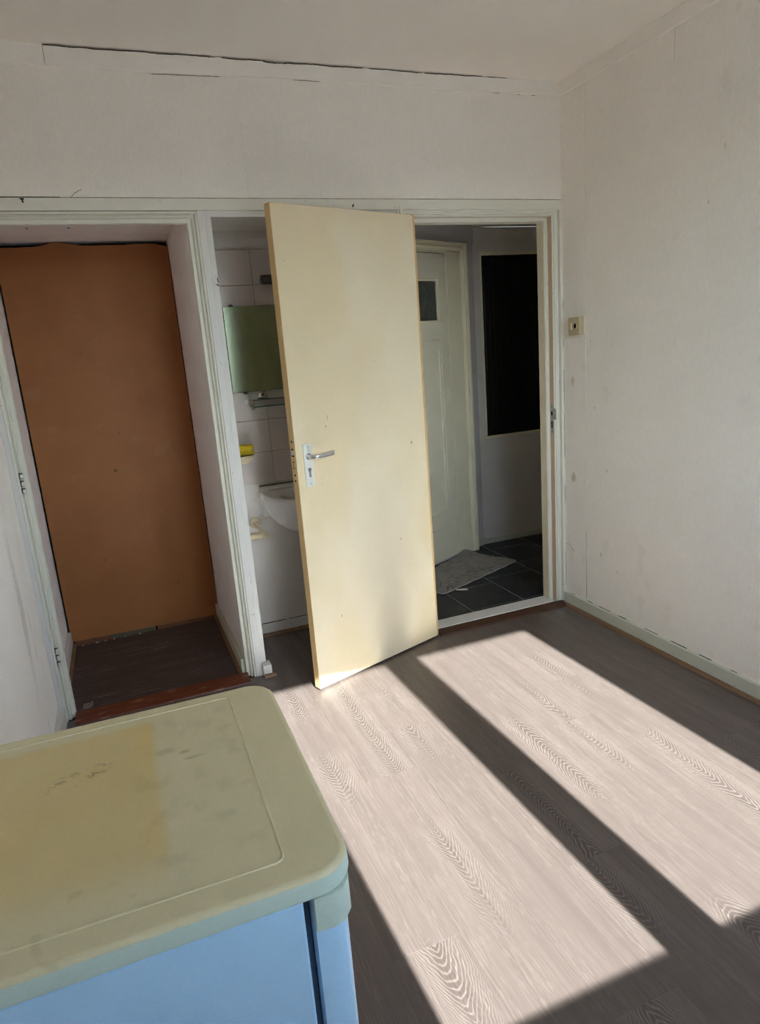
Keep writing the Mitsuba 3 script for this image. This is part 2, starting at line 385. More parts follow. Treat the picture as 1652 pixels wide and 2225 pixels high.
# coving strips with the crack along the ceiling
xs = np.linspace(-2.222, -.002, 260)
nr = np.random.default_rng(3)
wobble = np.convolve(nr.normal(0, 1, 300), np.ones(7) / 7, 'same')[:260]
gap = np.clip(.0042 + .0028 * wobble, .0012, .010) * np.clip((-.22 - xs) / .5, 0, 1) ** .5
for a, b in ((-1.61, -1.58), (-.99, -.975), (-.73, -.715)): gap[(xs > a) & (xs < b)] *= .15
gap[(xs > -1.42) & (xs < -1.33)] += .004
drop = np.interp(xs, [-2.22, 0], [.0035, .0])
top = H - drop - gap
xs_c, top_c = xs, top
low = np.interp(xs, [-2.22, -1.9, -1.37, 0], [2.539, 2.535, 2.548, 2.549]) + .0008 * np.convolve(nr.normal(0, 1, 300), np.ones(5) / 5, 'same')[:260]
struct('trim_1', prism(sg.Polygon(list(zip(xs, low)) + list(zip(xs[::-1], top[::-1]))), -.014, .0, 'y'), 'm_cove', 'cracked off-white cove strip along the back wall below the ceiling')
struct('trim_2', prism([(XL, 2.533), (-2.2235, 2.539), (-2.2235, H + .001), (XL, H + .001)], -.0095, .0, 'y'), 'm_cove', 'short left length of cove strip, set a little back')
struct('trim_3', box(-.013, .0, YW, -.014, 2.5495, H + .001, .002), 'm_cove', 'off-white cove strip along the right wall below the ceiling')

# fascia, posts, frames (one painted timber front)
struct('trim_4', box(XL + .001, -.001, -.006, .06, 2.053, 2.0975, .0012), 'm_trim', 'cream painted fascia board across the top of the three openings')
prof_l = [(0, .052), (0, .036), (.003, .030), (.017, .030), (.018, .020), (.021, .015), (.025, .013), (.028, .016), (.0295, .021), (.0315, .021), (.033, .004), (.041, .002), (.041, .052)]
t5 = struct('trim_5', frame(prof_l, -2.543, -1.796, -.002, 2.010), 'm_trim', 'moulded cream frame round the left recess with painted-over hinges')
for zc in (.297, 1.048):
    add(t5 + '__hinge_gap', cat(*[box(-2.5740, -2.5625, .0105, .019, zc + dz - .002, zc + dz + .0195) for dz in (-.040, -.010, .021)]), 'm_crack')
    h = add(t5 + '__hinge', cat(*[box(-2.571, -2.5575, .000, .020, zc + dz, zc + dz + .016, .002) for dz in (-.040, -.010, .021)]), 'm_trim_white', label='painted-over hinge with three knuckles')
struct('trim_6', box(-1.7545, -1.7245, -.001, .09, -.002, 2.053, .0012), 'm_trim_white', 'white painted post between the left recess and the wash alcove')
struct('trim_7', frame([(0, .05), (0, .010), (.001, .008), (.0235, .006), (.0235, .05)], -1.7005, -.902, .062, 2.0295), 'm_trim_white', 'white painted liner frame round the wash alcove opening')
struct('trim_8', box(-1.724, -1.683, -.030, .03, .0, .058, .002), 'm_trim_white', 'white plinth block at the foot of the post')
struct('trim_9', box(-.8785, -.8665, -.002, .09, -.002, 2.053, .001), 'm_trim', 'cream post between the wash alcove and the doorway')
struct('trim_17', box(XL + .0005, -2.5845, -.002, .09, -.002, 2.053, .001), 'm_trim_white', 'narrow white post in the left corner of the room')
prof_r = [(0, .118), (0, .060), (.003, .056), (.017, .056), (.019, .050), (.019, .020), (.021, .016), (.024, .015), (.027, .009), (.031, .008), (.034, .010), (.037, .006), (.043, .004), (.0445, .010), (.0475, .010), (.049, -.007), (.0645, -.008), (.0645, .118)]
t10 = struct('trim_10', frame(prof_r, -.802, -.0655, .0, 2.0105), 'm_trim', 'moulded cream door frame of the open doorway, worn on the right')
add(t10 + '__bare_wood_strip', box(-.0475, -.0462, .0195, .0515, .02, 2.028), 'm_bare_wood', label='worn bare wood in the rebate')
add(t10 + '__worn_paint_strip', box(-.80, -.047, .0195, .0515, 2.0282, 2.0295), 'm_worn_paint', label='scuffed paint with dark marks on the lintel')
add(t10 + '__jamb_lining', box(-.0662, -.0655, .062, .117, .021, 2.0095), 'm_jamb_cream', label='cream inner jamb')
sp = add(t10 + '__strike_plate', cat(box(-.0485, -.0465, .024, .047, .955, 1.110, .0005), box(-.0478, -.0465, .002, .026, 1.03, 1.088, .0005)), 'm_steel', label='rusty steel strike plate let into the right jamb')
add(sp + '__latch_hole', cat(box(-.0489, -.0484, .029, .041, 1.052, 1.072), box(-.0489, -.0484, .030, .040, .985, 1.020), box(-.0489, -.0484, .033, .038, .966, .972), box(-.0489, -.0484, .033, .038, 1.095, 1.101)), 'm_hole')
# divider walls, recess, alcove
struct('wall_divider', box(-1.7955, -1.7005, .05, 1.10, -.02, 2.14), 'm_recess', 'off-white partition between the left recess and the wash alcove')
struct('wall_recess_left', box(-2.76, -2.614, .04, 1.10, -.02, 2.14), 'm_recess', 'off-white left side of the left recess')
rb = box(-2.76, -1.70, .05, 1.10, 2.091, 2.14)
struct('ceiling_recess', rb, 'm_recess', 'off-white ceiling of the left recess with nail holes')
add('ceiling_recess__nail_hole', lathe([(0, 0), (.005, 0), (.005, .002), (0, .002)], (-2.42, .55, 2.0895), [0, 0, 1], 12), 'm_hole')
add('ceiling_recess__nail_hole', lathe([(0, 0), (.006, 0), (.006, .002), (0, .002)], (-2.25, .55, 2.0895), [0, 0, 1], 12), 'm_hole')
struct('wall_recess_back', box(-2.76, -1.70, 1.0, 1.10, -.05, 2.14), 'm_dark', 'dark void behind the brown panel')
struct('wall_alcove', box(-1.7005, -.86, .460, .56, -.02, 2.14), 'm_alcove', 'white painted back wall of the wash alcove, tiled above the basin')
struct('ceiling_alcove', box(-1.7005, -.86, .05, .56, 2.055, 2.14), 'm_alcove', 'white ceiling of the wash alcove')
struct('wall_alcove_right', box(-.866, -.802, .05, .80, -.02, 2.6), 'm_alcove', 'white partition between the wash alcove and the hall')

# floors
planks = 0
def plank(key, x0, x1, y0, y1, m, along='y', b=.0001):
    global planks
    planks += 1
    me = box(x0 + b, x1 - b, y0 + b, y1 - b, -.008, 0.0, .0001)
    v = np.array(me.vertices)
    lu, lv = (v[:, 0] - (x0 + x1) / 2, v[:, 1] - (y0 + y1) / 2) if along == 'y' else (v[:, 1] - (y0 + y1) / 2, v[:, 0] - (x0 + x1) / 2)
    add(key, me, m, uv=np.c_[lu + planks, lv])
struct('floor', cat(box(XL - .12, .12, YW - .12, .002, -.06, -.0085), box(-1.80, -.80, .0, .47, -.06, -.0085), box(XL - .20, 1.78, YW - .12, 1.80, -.16, -.12)), 'm_subfloor', 'taupe oak laminate floor with sunlit patches')
PL, PW = 1.285, .19
edges = [-.05 - .19 * k for k in range(0, 15)]
JOINT = {2: -1.357, 3: -.715, 4: -1.005, 7: -.741, 8: -.995, 1: -.9, 5: -.28, 6: -1.62, 9: -.4, 10: -1.2}
cols = [(-.0, -.05)] + [(edges[k], edges[k + 1]) for k in range(14)]
for ci, (xa, xb) in enumerate(cols):
    xb = max(xb, XL)
    if xa <= XL + .001: break
    inner = xb >= -1.70 - .08 and xa <= -.86 + .05
    yend = .46 if (xa <= -.80 and xb >= -1.78) else 0.0
    js = JOINT.get(ci, -.6 - .37 * (ci % 3))
    cuts = sorted({yend, *[js + PL * k for k in (-3, -2, -1, 0, 1) if YW + .08 < js + PL * k < yend - .02], YW})
    for y0, y1 in zip(cuts[:-1], cuts[1:]):
        plank('floor__plank', xb, xa, y0, y1, 'm_plank')
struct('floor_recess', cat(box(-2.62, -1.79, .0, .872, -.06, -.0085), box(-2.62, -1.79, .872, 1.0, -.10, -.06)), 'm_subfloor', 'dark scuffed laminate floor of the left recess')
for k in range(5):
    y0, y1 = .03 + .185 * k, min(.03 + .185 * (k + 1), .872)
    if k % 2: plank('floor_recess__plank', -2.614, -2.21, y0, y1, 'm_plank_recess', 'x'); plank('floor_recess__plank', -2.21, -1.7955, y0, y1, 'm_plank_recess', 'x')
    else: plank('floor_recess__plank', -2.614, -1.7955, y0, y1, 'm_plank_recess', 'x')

# thresholds, baseboards, quarter-round strips
struct('trim_11', prism([(-.052, .0), (-.050, .006), (-.020, .016), (.030, .020), (.036, .0)], -2.545, -1.79, 'x'), 'm_threshold', 'worn red-brown wooden threshold of the left recess')
struct('trim_12', cat(box(-.80, -.0655, .012, .112, -.02, .020, .003)), 'm_trim_white', 'white painted sill of the open doorway')
dsil = prism([(-.050, .0), (-.046, .008), (-.012, .016), (.011, .017), (.011, .0)], -.802, -.012, 'x')
struct('trim_13', dsil, 'm_threshold_dark', 'brown wooden strip in front of the doorway sill')
qr = [(0, 0), (.016, 0), (.0155, .005), (.012, .011), (.005, .0155), (0, .016)]
def quarter_y(x, sx, y0, y1): return prism([(x + sx * a, z) for a, z in qr][::(1 if sx > 0 else -1)], y0, y1, 'y')
def quarter_x(y, sy, x0, x1): return prism([(y + sy * a, z) for a, z in qr][::(1 if sy > 0 else -1)], x0, x1, 'x')
struct('baseboard_right', box(-.016, 0.0, YW, -.010, .0, .074, .003), 'm_base', 'greenish white baseboard along the right wall')
struct('trim_14', quarter_y(-.016, -1, YW, -.012), 'm_quarter', 'brown quarter-round strip along the right baseboard')
struct('baseboard_left', box(XL, XL + .026, YW, -.004, .0, .078, .003), 'm_trim_white', 'white baseboard along the left wall')
struct('baseboard_recess_left', box(-2.614, -2.595, .05, .895, .0, .080, .002), 'm_trim_white', 'white baseboard on the left of the recess')
struct('baseboard_recess_right', box(-1.813, -1.7955, .05, .895, .0, .080, .002), 'm_base', 'dirty white baseboard on the right of the recess')
struct('trim_15', cat(quarter_y(-2.595, 1, .03, .89), quarter_y(-1.813, -1, .03, .89)), 'm_quarter', 'brown quarter-round strips on both sides of the recess floor')
struct('baseboard_alcove', box(-1.70, -.866, .446, .4595, .0, .066, .002), 'm_trim_white', 'white baseboard at the back of the wash alcove')
struct('trim_16', cat(quarter_x(.446, -1, -1.70, -.866), quarter_y(-1.683, 1, -.030, .44), quarter_x(-.030, -1, -1.724, -1.667)), 'm_quarter', 'brown quarter-round strip round the alcove floor and plinth block')

# ------------------------------------------------------------------ open flush door (hinged at the doorway's left jamb)
ANG = .33795
dd = np.array([-math.cos(ANG), -math.sin(ANG), 0]); nn = np.array([math.sin(ANG), -math.cos(ANG), 0])
DT = np.eye(4); DT[:3, 0] = dd; DT[:3, 1] = nn; DT[:3, 2] = (0, 0, 1); DT[:3, 3] = (-.8130, -.0405, .010)
def L(m):
    m = m.copy(); m.apply_transform(DT); return m
WD, HD = .756, 2.015
door = holder('door_1', 'cream flush door with aluminium lever, standing open between alcove and doorway', 'door', kind='structure')
add(door + '__core', L(box(0, WD, -.0385, -.0015, 0, HD, .001)), 'm_door_core', label='tan door edges')
def skin(y0, y1, x0):
    poly = sg.Polygon(list(rrect(x0, WD - .0015, .0, HD - .0015, .012).union(sg.box(x0, .0, WD - .0015, .3)).exterior.coords))
    m = prism(poly, y0, y1, 'y')
    return m
m = skin(-.0015, 0.0, .014); uvv = np.c_[m.vertices[:, 0], m.vertices[:, 2]]
add(door + '__face', L(m), 'm_door_skin', uv=uvv, label='cream painted face')
m = skin(-.040, -.0385, .004); uvv = np.c_[m.vertices[:, 0] + 3, m.vertices[:, 2]]
add(door + '__back', L(m), 'm_door_skin', uv=uvv)
# lock plate in the edge
lk = add(door + '__lock_plate', L(box(WD - .001, WD + .0006, -.029, -.009, .93, 1.125, .0004)), 'm_door_core', label='lock face plate in the door edge')
add(lk + '__latch', L(box(WD, WD + .009, -.026, -.012, 1.052, 1.074, .003)), 'm_chrome')
add(lk + '__screw_hole', L(cat(*[lathe([(0, 0), (.0045, 0), (.0045, .0008), (0, .0008)], (WD + .0004, -.019, z), [1, 0, 0], 14) for z in (1.108, .968, .944)])), 'm_hole')
add(lk + '__bolt_slot', L(cat(box(WD + .0004, WD + .0012, -.024, -.014, .995, .998), box(WD + .0004, WD + .0012, -.024, -.014, 1.022, 1.025), box(WD + .0004, WD + .0012, -.024, -.0225, .995, 1.025), box(WD, WD + .001, -.027, -.011, 1.0745, 1.079), box(WD, WD + .001, -.027, -.011, 1.046, 1.051))), 'm_hole')
# handle plate
px0, px1, pz0, pz1 = .677, .720, .914, 1.092
pl = add(door + '__handle_plate', L(prism(rrect(px0, px1, pz0, pz1, .006), .0, .0065, 'y')), 'm_plate', label='light grey oblong handle plate')
cx = (px0 + px1) / 2
pts = [(cx, .006, 1.040), (cx, .030, 1.040), (cx - .004, .043, 1.040), (cx - .014, .050, 1.0405), (cx - .030, .052, 1.041), (cx - .060, .052, 1.0425), (cx - .098, .051, 1.0450)]
rad = [(.0085, .0085), (.0085, .0085), (.0085, .009), (.0085, .0095), (.0065, .010), (.006, .0105), (.0055, .0100)]
P_ = np.array(pts); tg = np.gradient(P_, axis=0); tg /= np.linalg.norm(tg, axis=1, keepdims=True)
rings = []
for q, t, (a, b) in zip(P_, tg, rad):
    s = np.cross(t, [0, 0, 1.]); s /= np.linalg.norm(s); up = np.cross(s, t)
    th = np.linspace(0, 2 * np.pi, 20, endpoint=False)
    e = .7
    rings.append(np.array([q + a * np.sign(np.cos(w)) * abs(np.cos(w)) ** e * s + b * np.sign(np.sin(w)) * abs(np.sin(w)) ** e * up for w in th]))
add(pl + '__lever', L(loft(rings)), 'm_alu', smooth=50, label='brushed aluminium lever')
add(pl + '__collar', L(lathe([(.0095, .0), (.0135, .0), (.0130, .004), (.0095, .005), (.0095, .0)], (cx, .0062, 1.040), [0, 1, 0], 28)), 'm_steel', smooth=40)
add(pl + '__cylinder', L(cat(lathe([(0, 0), (.0085, 0), (.0083, .003), (.0, .003)], (cx, .006, .9850), [0, 1, 0], 28), box(cx - .005, cx + .005, .006, .0088, .957, .980, .001), lathe([(0, 0), (.005, 0), (.005, .0028), (.0, .0028)], (cx, .006, .957), [0, 1, 0], 20))), 'm_steel', label='profile lock cylinder')
add(pl + '__keyhole', L(box(cx - .0010, cx + .0010, .0089, .0093, .980, .990)), 'm_hole')
for z in (1.080, .926):
    add(pl + '__screw', L(lathe([(.0, .0), (.0045, .0), (.0042, .0010), (.0, .0012)], (cx - .002, .0064, z), [0, 1, 0], 18)), 'm_alu', smooth=40)

# ------------------------------------------------------------------ left recess: panel, battens, bits
xs = np.linspace(-2.604, -1.800, 70)
nr = np.random.default_rng(5)
topw = 2.072 + .004 * np.convolve(nr.normal(0, 1, 90), np.ones(9) / 9, 'same')[:70] + .016 * np.exp(-((xs + 2.335) / .05) ** 2) + .007 * np.exp(-((xs + 2.27) / .05) ** 2) - .006 * np.exp(-((xs + 2.52) / .08) ** 2)
topw -= np.clip((xs + 1.86) / .06, 0, 1) * .012
poly = sg.Polygon([(-2.602, .018), (-1.800, .010)] + list(zip(xs[::-1], topw[::-1])))
add('hardboard_panel', prism(poly, .900, .906, 'y'), 'm_hardboard', label='tall brown hardboard sheet with ragged top edge closing the left recess', category='panel')
add('timber_batten', box(-2.585, -2.40, .908, .935, -.028 + .0, .030, .001), 'm_batten_brown', label='brown batten under the left end of the hardboard sheet', category='batten')
add('timber_batten', box(-2.400, -2.157, .910, .935, -.022, .030, .001), 'm_batten_grey', label='grey-green batten under the middle of the hardboard sheet', category='batten')
add('timber_batten', box(-2.150, -1.797, .902, .935, -.028, .030, .001), 'm_batten_brown', label='red-brown batten under the right end of the hardboard sheet', category='batten')
hp = holder('hinge_plate', 'small rusty metal hinge plate lying on the recess floor behind the threshold', 'hinge')
add(hp + '__leaf', box(-2.520, -2.486, .085, .135, .0, .0022, .0005), 'm_steel')
add(hp + '__knuckle', cat(*[tube([(-2.481, a, .004), (-2.481, a + .013, .004)], .0042, 10) for a in (.087, .104, .121)]), 'm_steel', smooth=40)
for (a, b) in ((-2.5115, .098), (-2.5115, .122), (-2.497, .110)):
    add(hp + '__screw_hole', lathe([(0, 0), (.003, 0), (.003, .0004), (0, .0004)], (a, b, .0022), [0, 0, 1], 10), 'm_hole')
rr = np.random.default_rng(11); chips = []
for k in range(30):
    c = trimesh.creation.icosphere(0, .0012 + .004 * rr.random() * (rr.random() < .2))
    c.apply_scale((1.6, 1, .6)); c.apply_translation((rr.uniform(-2.57, -2.17), .869 - rr.random() ** 2 * .02, .0008)); chips.append(c)
add('plaster_crumbs', cat(*chips), 'm_chips', label='loose pale plaster crumbs along the foot of the hardboard sheet', category='crumbs', kind='stuff')

# ------------------------------------------------------------------ wash alcove
TX, TZ, TP, TQ = -1.467, .830, .165, .1628
add('wall_alcove__grout', box(-1.70, -.868, .4555, .4602, .832, TZ + TQ * 7), 'm_grout')
for j in range(7):
    for i in range(-2, 4):
        x0, x1 = max(TX + TP * i + .0012, -1.700), min(TX + TP * (i + 1) - .0012, -.868)
        add('wall_alcove__tile', box(x0, x1, .4520, .4590, TZ + TQ * j + .0012, TZ + TQ * (j + 1) - .0012, .0012), 'm_tile')
mr = holder('mirror', 'frameless rectangular mirror with small clips above the glass shelf', 'mirror')
mg = box(-1.632, -1.06, .4455, .4515, 1.301, 1.709, .0015)
mg.apply_transform(trimesh.transformations.rotation_matrix(math.radians(2.2), [0, 0, 1], [-1.06, .4515, 0]))
add(mr + '__glass', mg, 'm_mirror')
for (x, z) in ((-1.588, 1.709), (-1.565, 1.301), (-1.12, 1.709), (-1.12, 1.301)):
    add(mr + '__clip', lathe([(0, 0), (.012, 0), (.011, .0035), (0, .0045)], (x, .4465, z), [0, -1, 0], 20), 'm_lamp', smooth=40)
lp = holder('wall_lamp', 'dark grey tubular wall lamp above the mirror', 'lamp')
yl, zl = .385, 1.822
add(lp + '__end_cap', lathe([(0, 0), (.017, 0), (.0215, .006), (.0215, .075), (0, .075)], (-1.441, yl, zl), [1, 0, 0], 28), 'm_lamp', smooth=35)
add(lp + '__tube', tube([(-1.366, yl, zl), (-1.20, yl, zl)], .019, 24), 'm_lamp_white', smooth=40)
add(lp + '__end_cap', lathe([(0, 0), (.0215, 0), (.0215, .069), (.017, .075), (0, .075)], (-1.20, yl, zl), [1, 0, 0], 28), 'm_lamp', smooth=35)
add(lp + '__bracket', box(-1.33, -1.23, yl, .4525, zl - .012, zl + .012, .002), 'm_lamp')
sh = holder('glass_shelf', 'small glass wall shelf with chrome fittings below the mirror', 'shelf')
add(sh + '__glass', box(-1.560, -1.08, .356, .449, 1.2255, 1.2315, .0008), 'm_shelf_glass')
add(sh + '__glass_edge', box(-1.552, -1.08, .3535, .3558, 1.2255, 1.2315), 'm_green_edge', label='green glass edge')
add(sh + '__front_strip', box(-1.560, -1.08, .3535, .3565, 1.2335, 1.260, .001), 'm_strip', label='grey translucent upstand along the front')
for x in (-1.482, -1.14):
    r = add(sh + '__rosette', lathe([(0, 0), (.028, 0), (.0265, .006), (.018, .010), (0, .010)], (x, .4515, 1.268), [0, -1, 0], 30), 'm_chrome', smooth=40)
    add(r + '__screw', lathe([(0, 0), (.005, 0), (.0, .002)], (x, .4415, 1.281), [0, -1, 0], 12), 'm_hole')
for x in (-1.577, -1.10):
    r = add(sh + '__clamp', box(x, x + .030, .346, .4515, 1.2325, 1.262, .004), 'm_chrome')
    add(r + '__hook', tube([(x + .006, .346, 1.236), (x + .006, .340, 1.224), (x + .012, .340, 1.217), (x + .022, .343, 1.217), (x + .036, .35, 1.2255)], .0022, 8), 'm_chrome', smooth=50)
add(sh + '__rail', tube([(-1.55, .350, 1.2625), (-1.08, .350, 1.2625)], .0022, 10), 'm_lamp', smooth=50)
# soap dish + sponge
def drop_ring(s, z, yb=.4515, cxx=-1.637):
    th = np.linspace(0, 2 * np.pi, 40, endpoint=False)
    x = cxx + .068 * s * np.cos(th); y = yb - .055 * s + .075 * s * np.sin(th)
    return np.c_[x, np.minimum(y, yb), np.full(40, z)]
sd = add('soap_dish', loft([drop_ring(.25, .945), drop_ring(.55, .953), drop_ring(.80, .968), drop_ring(.95, .984), drop_ring(1.0, .994), drop_ring(.97, .998), drop_ring(.90, .993), drop_ring(.86, .988)]), 'm_cream_plastic', smooth=60, label='cream wall soap dish left of the washbasin', category='soap dish')
th = np.linspace(0, 2 * np.pi, 48, endpoint=False)
def sponge_ring(z, s):
    e = .45
    x = -1.630 + .060 * s * np.sign(np.cos(th)) * np.abs(np.cos(th)) ** e; y = .400 + .036 * s * np.sign(np.sin(th)) * np.abs(np.sin(th)) ** e
    return np.c_[x, y, np.full(48, z)]
add('sponge', loft([sponge_ring(.9985, .95), sponge_ring(1.002, 1.0), sponge_ring(1.012, 1.0), sponge_ring(1.016, .93), sponge_ring(1.020, .92), sponge_ring(1.026, .99), sponge_ring(1.038, 1.0), sponge_ring(1.043, .95)]), 'm_sponge', smooth=50, label='yellow washing-up sponge lying on the soap dish', category='sponge')
tb = holder('towel_bar', 'cream plastic towel bar with a ball end under the soap dish', 'towel bar')
yA, zA = .36, .583
add(tb + '__rosette', lathe([(0, 0), (.029, 0), (.029, .006), (.026, .016), (.015, .022), (0, .023)], (-1.598, .4598, .630), [0, -1, 0], 30), 'm_cream_plastic', smooth=40)
add(tb + '__arm', tube([(-1.598, .445, .630), (-1.588, .41, .614), (-1.575, yA, zA + .006)], [.0115, .011, .0125], 18), 'm_cream_plastic', smooth=50)
rings_ = [(0, 0)] + [(.0225 * math.sin(a), .0225 - .0225 * math.cos(a)) for a in np.linspace(.15, 2.3, 14)]
add(tb + '__bar', cat(lathe(rings_ + [(.0175, .044), (.0175, .115), (0, .115)], (-1.549, yA, zA), [-1, 0, 0], 30)), 'm_cream_plastic', smooth=40)

# washbasin
wb = holder('washbasin', 'white ceramic washbasin fixed to the alcove wall behind the open door', 'washbasin')
N = 96
def bas(hw, yf, yb, z, e=2.6, cxx=-1.300, flat=True):
    """D-shaped outline: straight back at yb, round front reaching yf."""
    t = np.linspace(0, 2 * np.pi, N, endpoint=False)
    c_, s_ = np.cos(t), np.sin(t)
    x = cxx + hw * np.sign(c_) * np.abs(c_) ** (2 / e)
    ym = yb - (yb - yf) * .42
    y = np.where(s_ < 0, ym + (ym - yf) * -np.abs(s_) ** (2 / 2.1), ym + (yb - ym) * np.abs(s_) ** (2 / (7 if flat else 2.3)))
    return np.c_[x, y, np.full(N, z)]
rings = [bas(.12, .20, .445, .600), bas(.17, .155, .449, .615), bas(.215, .105, .452, .655), bas(.245, .065, .454, .705), bas(.258, .045, .455, .750), bas(.262, .040, .456, .768),
         bas(.270, .030, .457, .772), bas(.272, .027, .457, .790), bas(.270, .030, .457, .799), bas(.262, .040, .455, .803), bas(.250, .055, .450, .801)]
inner = [bas(.205, .085, .335, .796, 2.2, flat=False), bas(.196, .092, .328, .790, 2.2, flat=False), bas(.185, .102, .320, .765, 2.2, flat=False), bas(.16, .125, .30, .72, 2.1, flat=False), bas(.11, .16, .27, .685, 2.1, flat=False), bas(.03, .20, .235, .675, 2.0, flat=False)]
add(wb + '__bowl', loft(rings + inner), 'm_ceramic', smooth=60)
led = [bas(.255, .36, .4575, .800), bas(.25, .365, .457, .812), bas(.245, .372, .456, .815)]
add(wb + '__back_ledge', box(-1.555, -1.045, .392, .4575, .798, .815, .006), 'm_ceramic')
add(wb + '__mounting_plate', box(-1.553, -1.047, .425, .4595, .655, .790, .006), 'm_ceramic')
add(wb + '__sealant', box(-1.552, -1.045, .4500, .4592, .8155, .8215, .001), 'm_mould', label='grimy dark sealant line under the tiles')

# ------------------------------------------------------------------ hall behind the doorway
HA = math.radians(25)
hd = np.array([math.cos(HA), math.sin(HA), 0]); hn = np.array([math.sin(HA), -math.cos(HA), 0])     # along the door wall, out of it
HP = np.array([.205, 1.252, 0])                                                                      # its right end
HT = np.eye(4); HT[:3, 0] = -hd; HT[:3, 1] = hn; HT[:3, 2] = (0, 0, 1); HT[:3, 3] = HP               # x runs left along the wall, y out of it
def G(m):
    m = m.copy(); m.apply_transform(HT); return m
struct('floor_hall', box(-.802, 1.70, .10, 1.75, -.06, -.0010), 'm_hall_grout', 'black square floor tiles with pale joints in the hall')
tcol = [(-.802, -.502), (-.502, -.169), (-.169, .164), (.164, .497), (.497, .830), (.830, 1.163), (1.163, 1.496)]
trow = {0: [.112, .50, .83, 1.16], 1: [.112, .172, .505, .838, 1.171, 1.5], 2: [.112, .175, .58, .913, 1.246, 1.5], 3: [.112, .175, .76, 1.093, 1.4], 4: [.112, .36, .76, .925, 1.3], 5: [.112, .36, .70, 1.03, 1.3], 6: [.112, .36, .70, 1.03, 1.3]}
for i, (a, b) in enumerate(tcol):
    r = trow[i]
    for y0, y1 in zip(r[:-1], r[1:]):
        add('floor_hall__tile', box(a + .0018, b - .0018, y0 + .0018, y1 - .0018, -.008, 0, .0007), 'm_hall_tile')
struct('ceiling_hall', box(-.81, 1.75, .10, 1.8, 2.60, 2.68), 'm_ceiling', 'ceiling of the dark hall')
struct('wall_hall_front', box(.0, 1.75, .06, .12, -.05, 2.62), 'm_hall_wall', 'hall side of the wall right of the doorway')
struct('wall_hall_above', box(-.802, .0, .06, .12, 2.03, 2.62), 'm_hall_wall', 'hall side of the wall above the doorway')
struct('wall_hall_right', box(1.68, 1.76, .05, 1.75, -.05, 2.62), 'm_hall_wall', 'dark end wall of the hall')
struct('wall_hall_left', G(box(-.16, 1.25, -.10, .0, -.05, 2.62)), 'm_hall_wall', 'bluish grey hall wall around the white panelled door')
hb = 1.250
pan = holder('wall_hall_back', 'white partition with a large dark glass pane at the back of the hall', 'wall', kind='structure')
X0, X1 = .125, 1.69
GX0, GX1, GZ0, GZ1 = .255, 1.30, .790, 2.038
add(pan + '__lower_panel', box(X0, X1, hb, hb + .03, -.02, GZ0 - .012), 'm_hall_panel')
add(pan + '__upper_panel', cat(box(X0, X1, hb, hb + .03, GZ1, 2.095), box(X0, X1, hb + .006, hb + .03, 2.095, 2.196), box(X0, X1, hb - .004, hb + .03, 2.200, 2.61)), 'm_hall_panel')
add(pan + '__stile', box(X0, GX0, hb, hb + .03, GZ0 - .012, GZ1), 'm_hall_panel')
add(pan + '__stile', box(GX1, X1, hb, hb + .03, GZ0 - .012, GZ1), 'm_hall_panel')
add(pan + '__glazing_bead', cat(box(GX0 - .001, GX0 + .008, hb - .005, hb + .016, GZ0, GZ1), box(GX0, GX1, hb - .005, hb + .016, GZ1 - .020, GZ1), box(GX0 - .02, GX1, hb - .010, hb + .02, GZ0 - .014, GZ0 + .004, .002)), 'm_hall_frame')
gx = np.linspace(GX0, GX1, 900); gy = hb + .020 - .0016 * np.abs(np.sin((gx - GX0) / .012 * math.pi))
gm = prism(sg.Polygon(list(zip(gx, gy)) + [(GX1, hb + .028), (GX0, hb + .028)]), GZ0 - .005, GZ1 + .005, 'z')
add(pan + '__pane', gm, 'm_black_glass', smooth=35, label='dark reeded glass pane')
struct('baseboard_hall', box(X0 + .002, X1, hb - .010, hb - .0005, -.004, .040, .002), 'm_base_hall', 'low worn skirting at the back of the hall')
add('baseboard_hall_left', G(box(.005, .095, .0, .012, .0, .055, .002)), 'm_base_hall', label='short skirting piece beside the hall door frame', category='baseboard', kind='structure')
# its door: frame from u = .10 on (u runs left)
U0, U1 = .132, 1.13
prof_h = [(0, -.02), (0, .030), (.008, .033), (.015, .045), (.021, .045), (.024, .036), (.030, .034), (.038, .049), (.050, .051), (.054, .0), (.054, -.02)]
fh = frame([(d, -y) for d, y in prof_h], -U1 + .054, -U0 - .054, .0, 2.030)      # built in (x, -y), mirrored onto the wall
fh.vertices[:, 0] *= -1; fh.vertices[:, 1] *= -1
trimesh.repair.fix_normals(fh)
struct('trim_18', G(fh), 'm_hall_frame', 'moulded cream frame of the white hall door')
struct('trim_19', G(cat(box(U0 + .052, .3335, -.015, .026, .0, 2.028, .001), box(.3335, U1 - .052, -.015, .026, 2.0145, 2.032, .001))), 'm_hall_frame', 'flat inner jamb of the hall door frame')
d2 = holder('door_2', 'white panelled hall door with a small obscured glass pane', 'door', kind='structure')
a0, a1 = .3385, U1 - .06
dz0, dz1 = .022, 2.010
g0, g1, gz0, gz1 = a0 + .076, a0 + .50, 1.603, 1.858     # glass
p0, p1, pz0, pz1 = a0 + .090, a0 + .52, .352, 1.490      # tall panel
q0, q1 = .215, .230
add(d2 + '__stile', G(box(a0, g0, -.015, .022, dz0, dz1, .001)), 'm_hall_door')
add(d2 + '__stile', G(box(g1, a1, -.015, .022, dz0, dz1, .001)), 'm_hall_door')
add(d2 + '__rail', G(box(g0, g1, -.015, .022, gz1, dz1)), 'm_hall_door')
add(d2 + '__rail', G(box(g0, g1, -.015, .022, pz1, gz0)), 'm_hall_door')
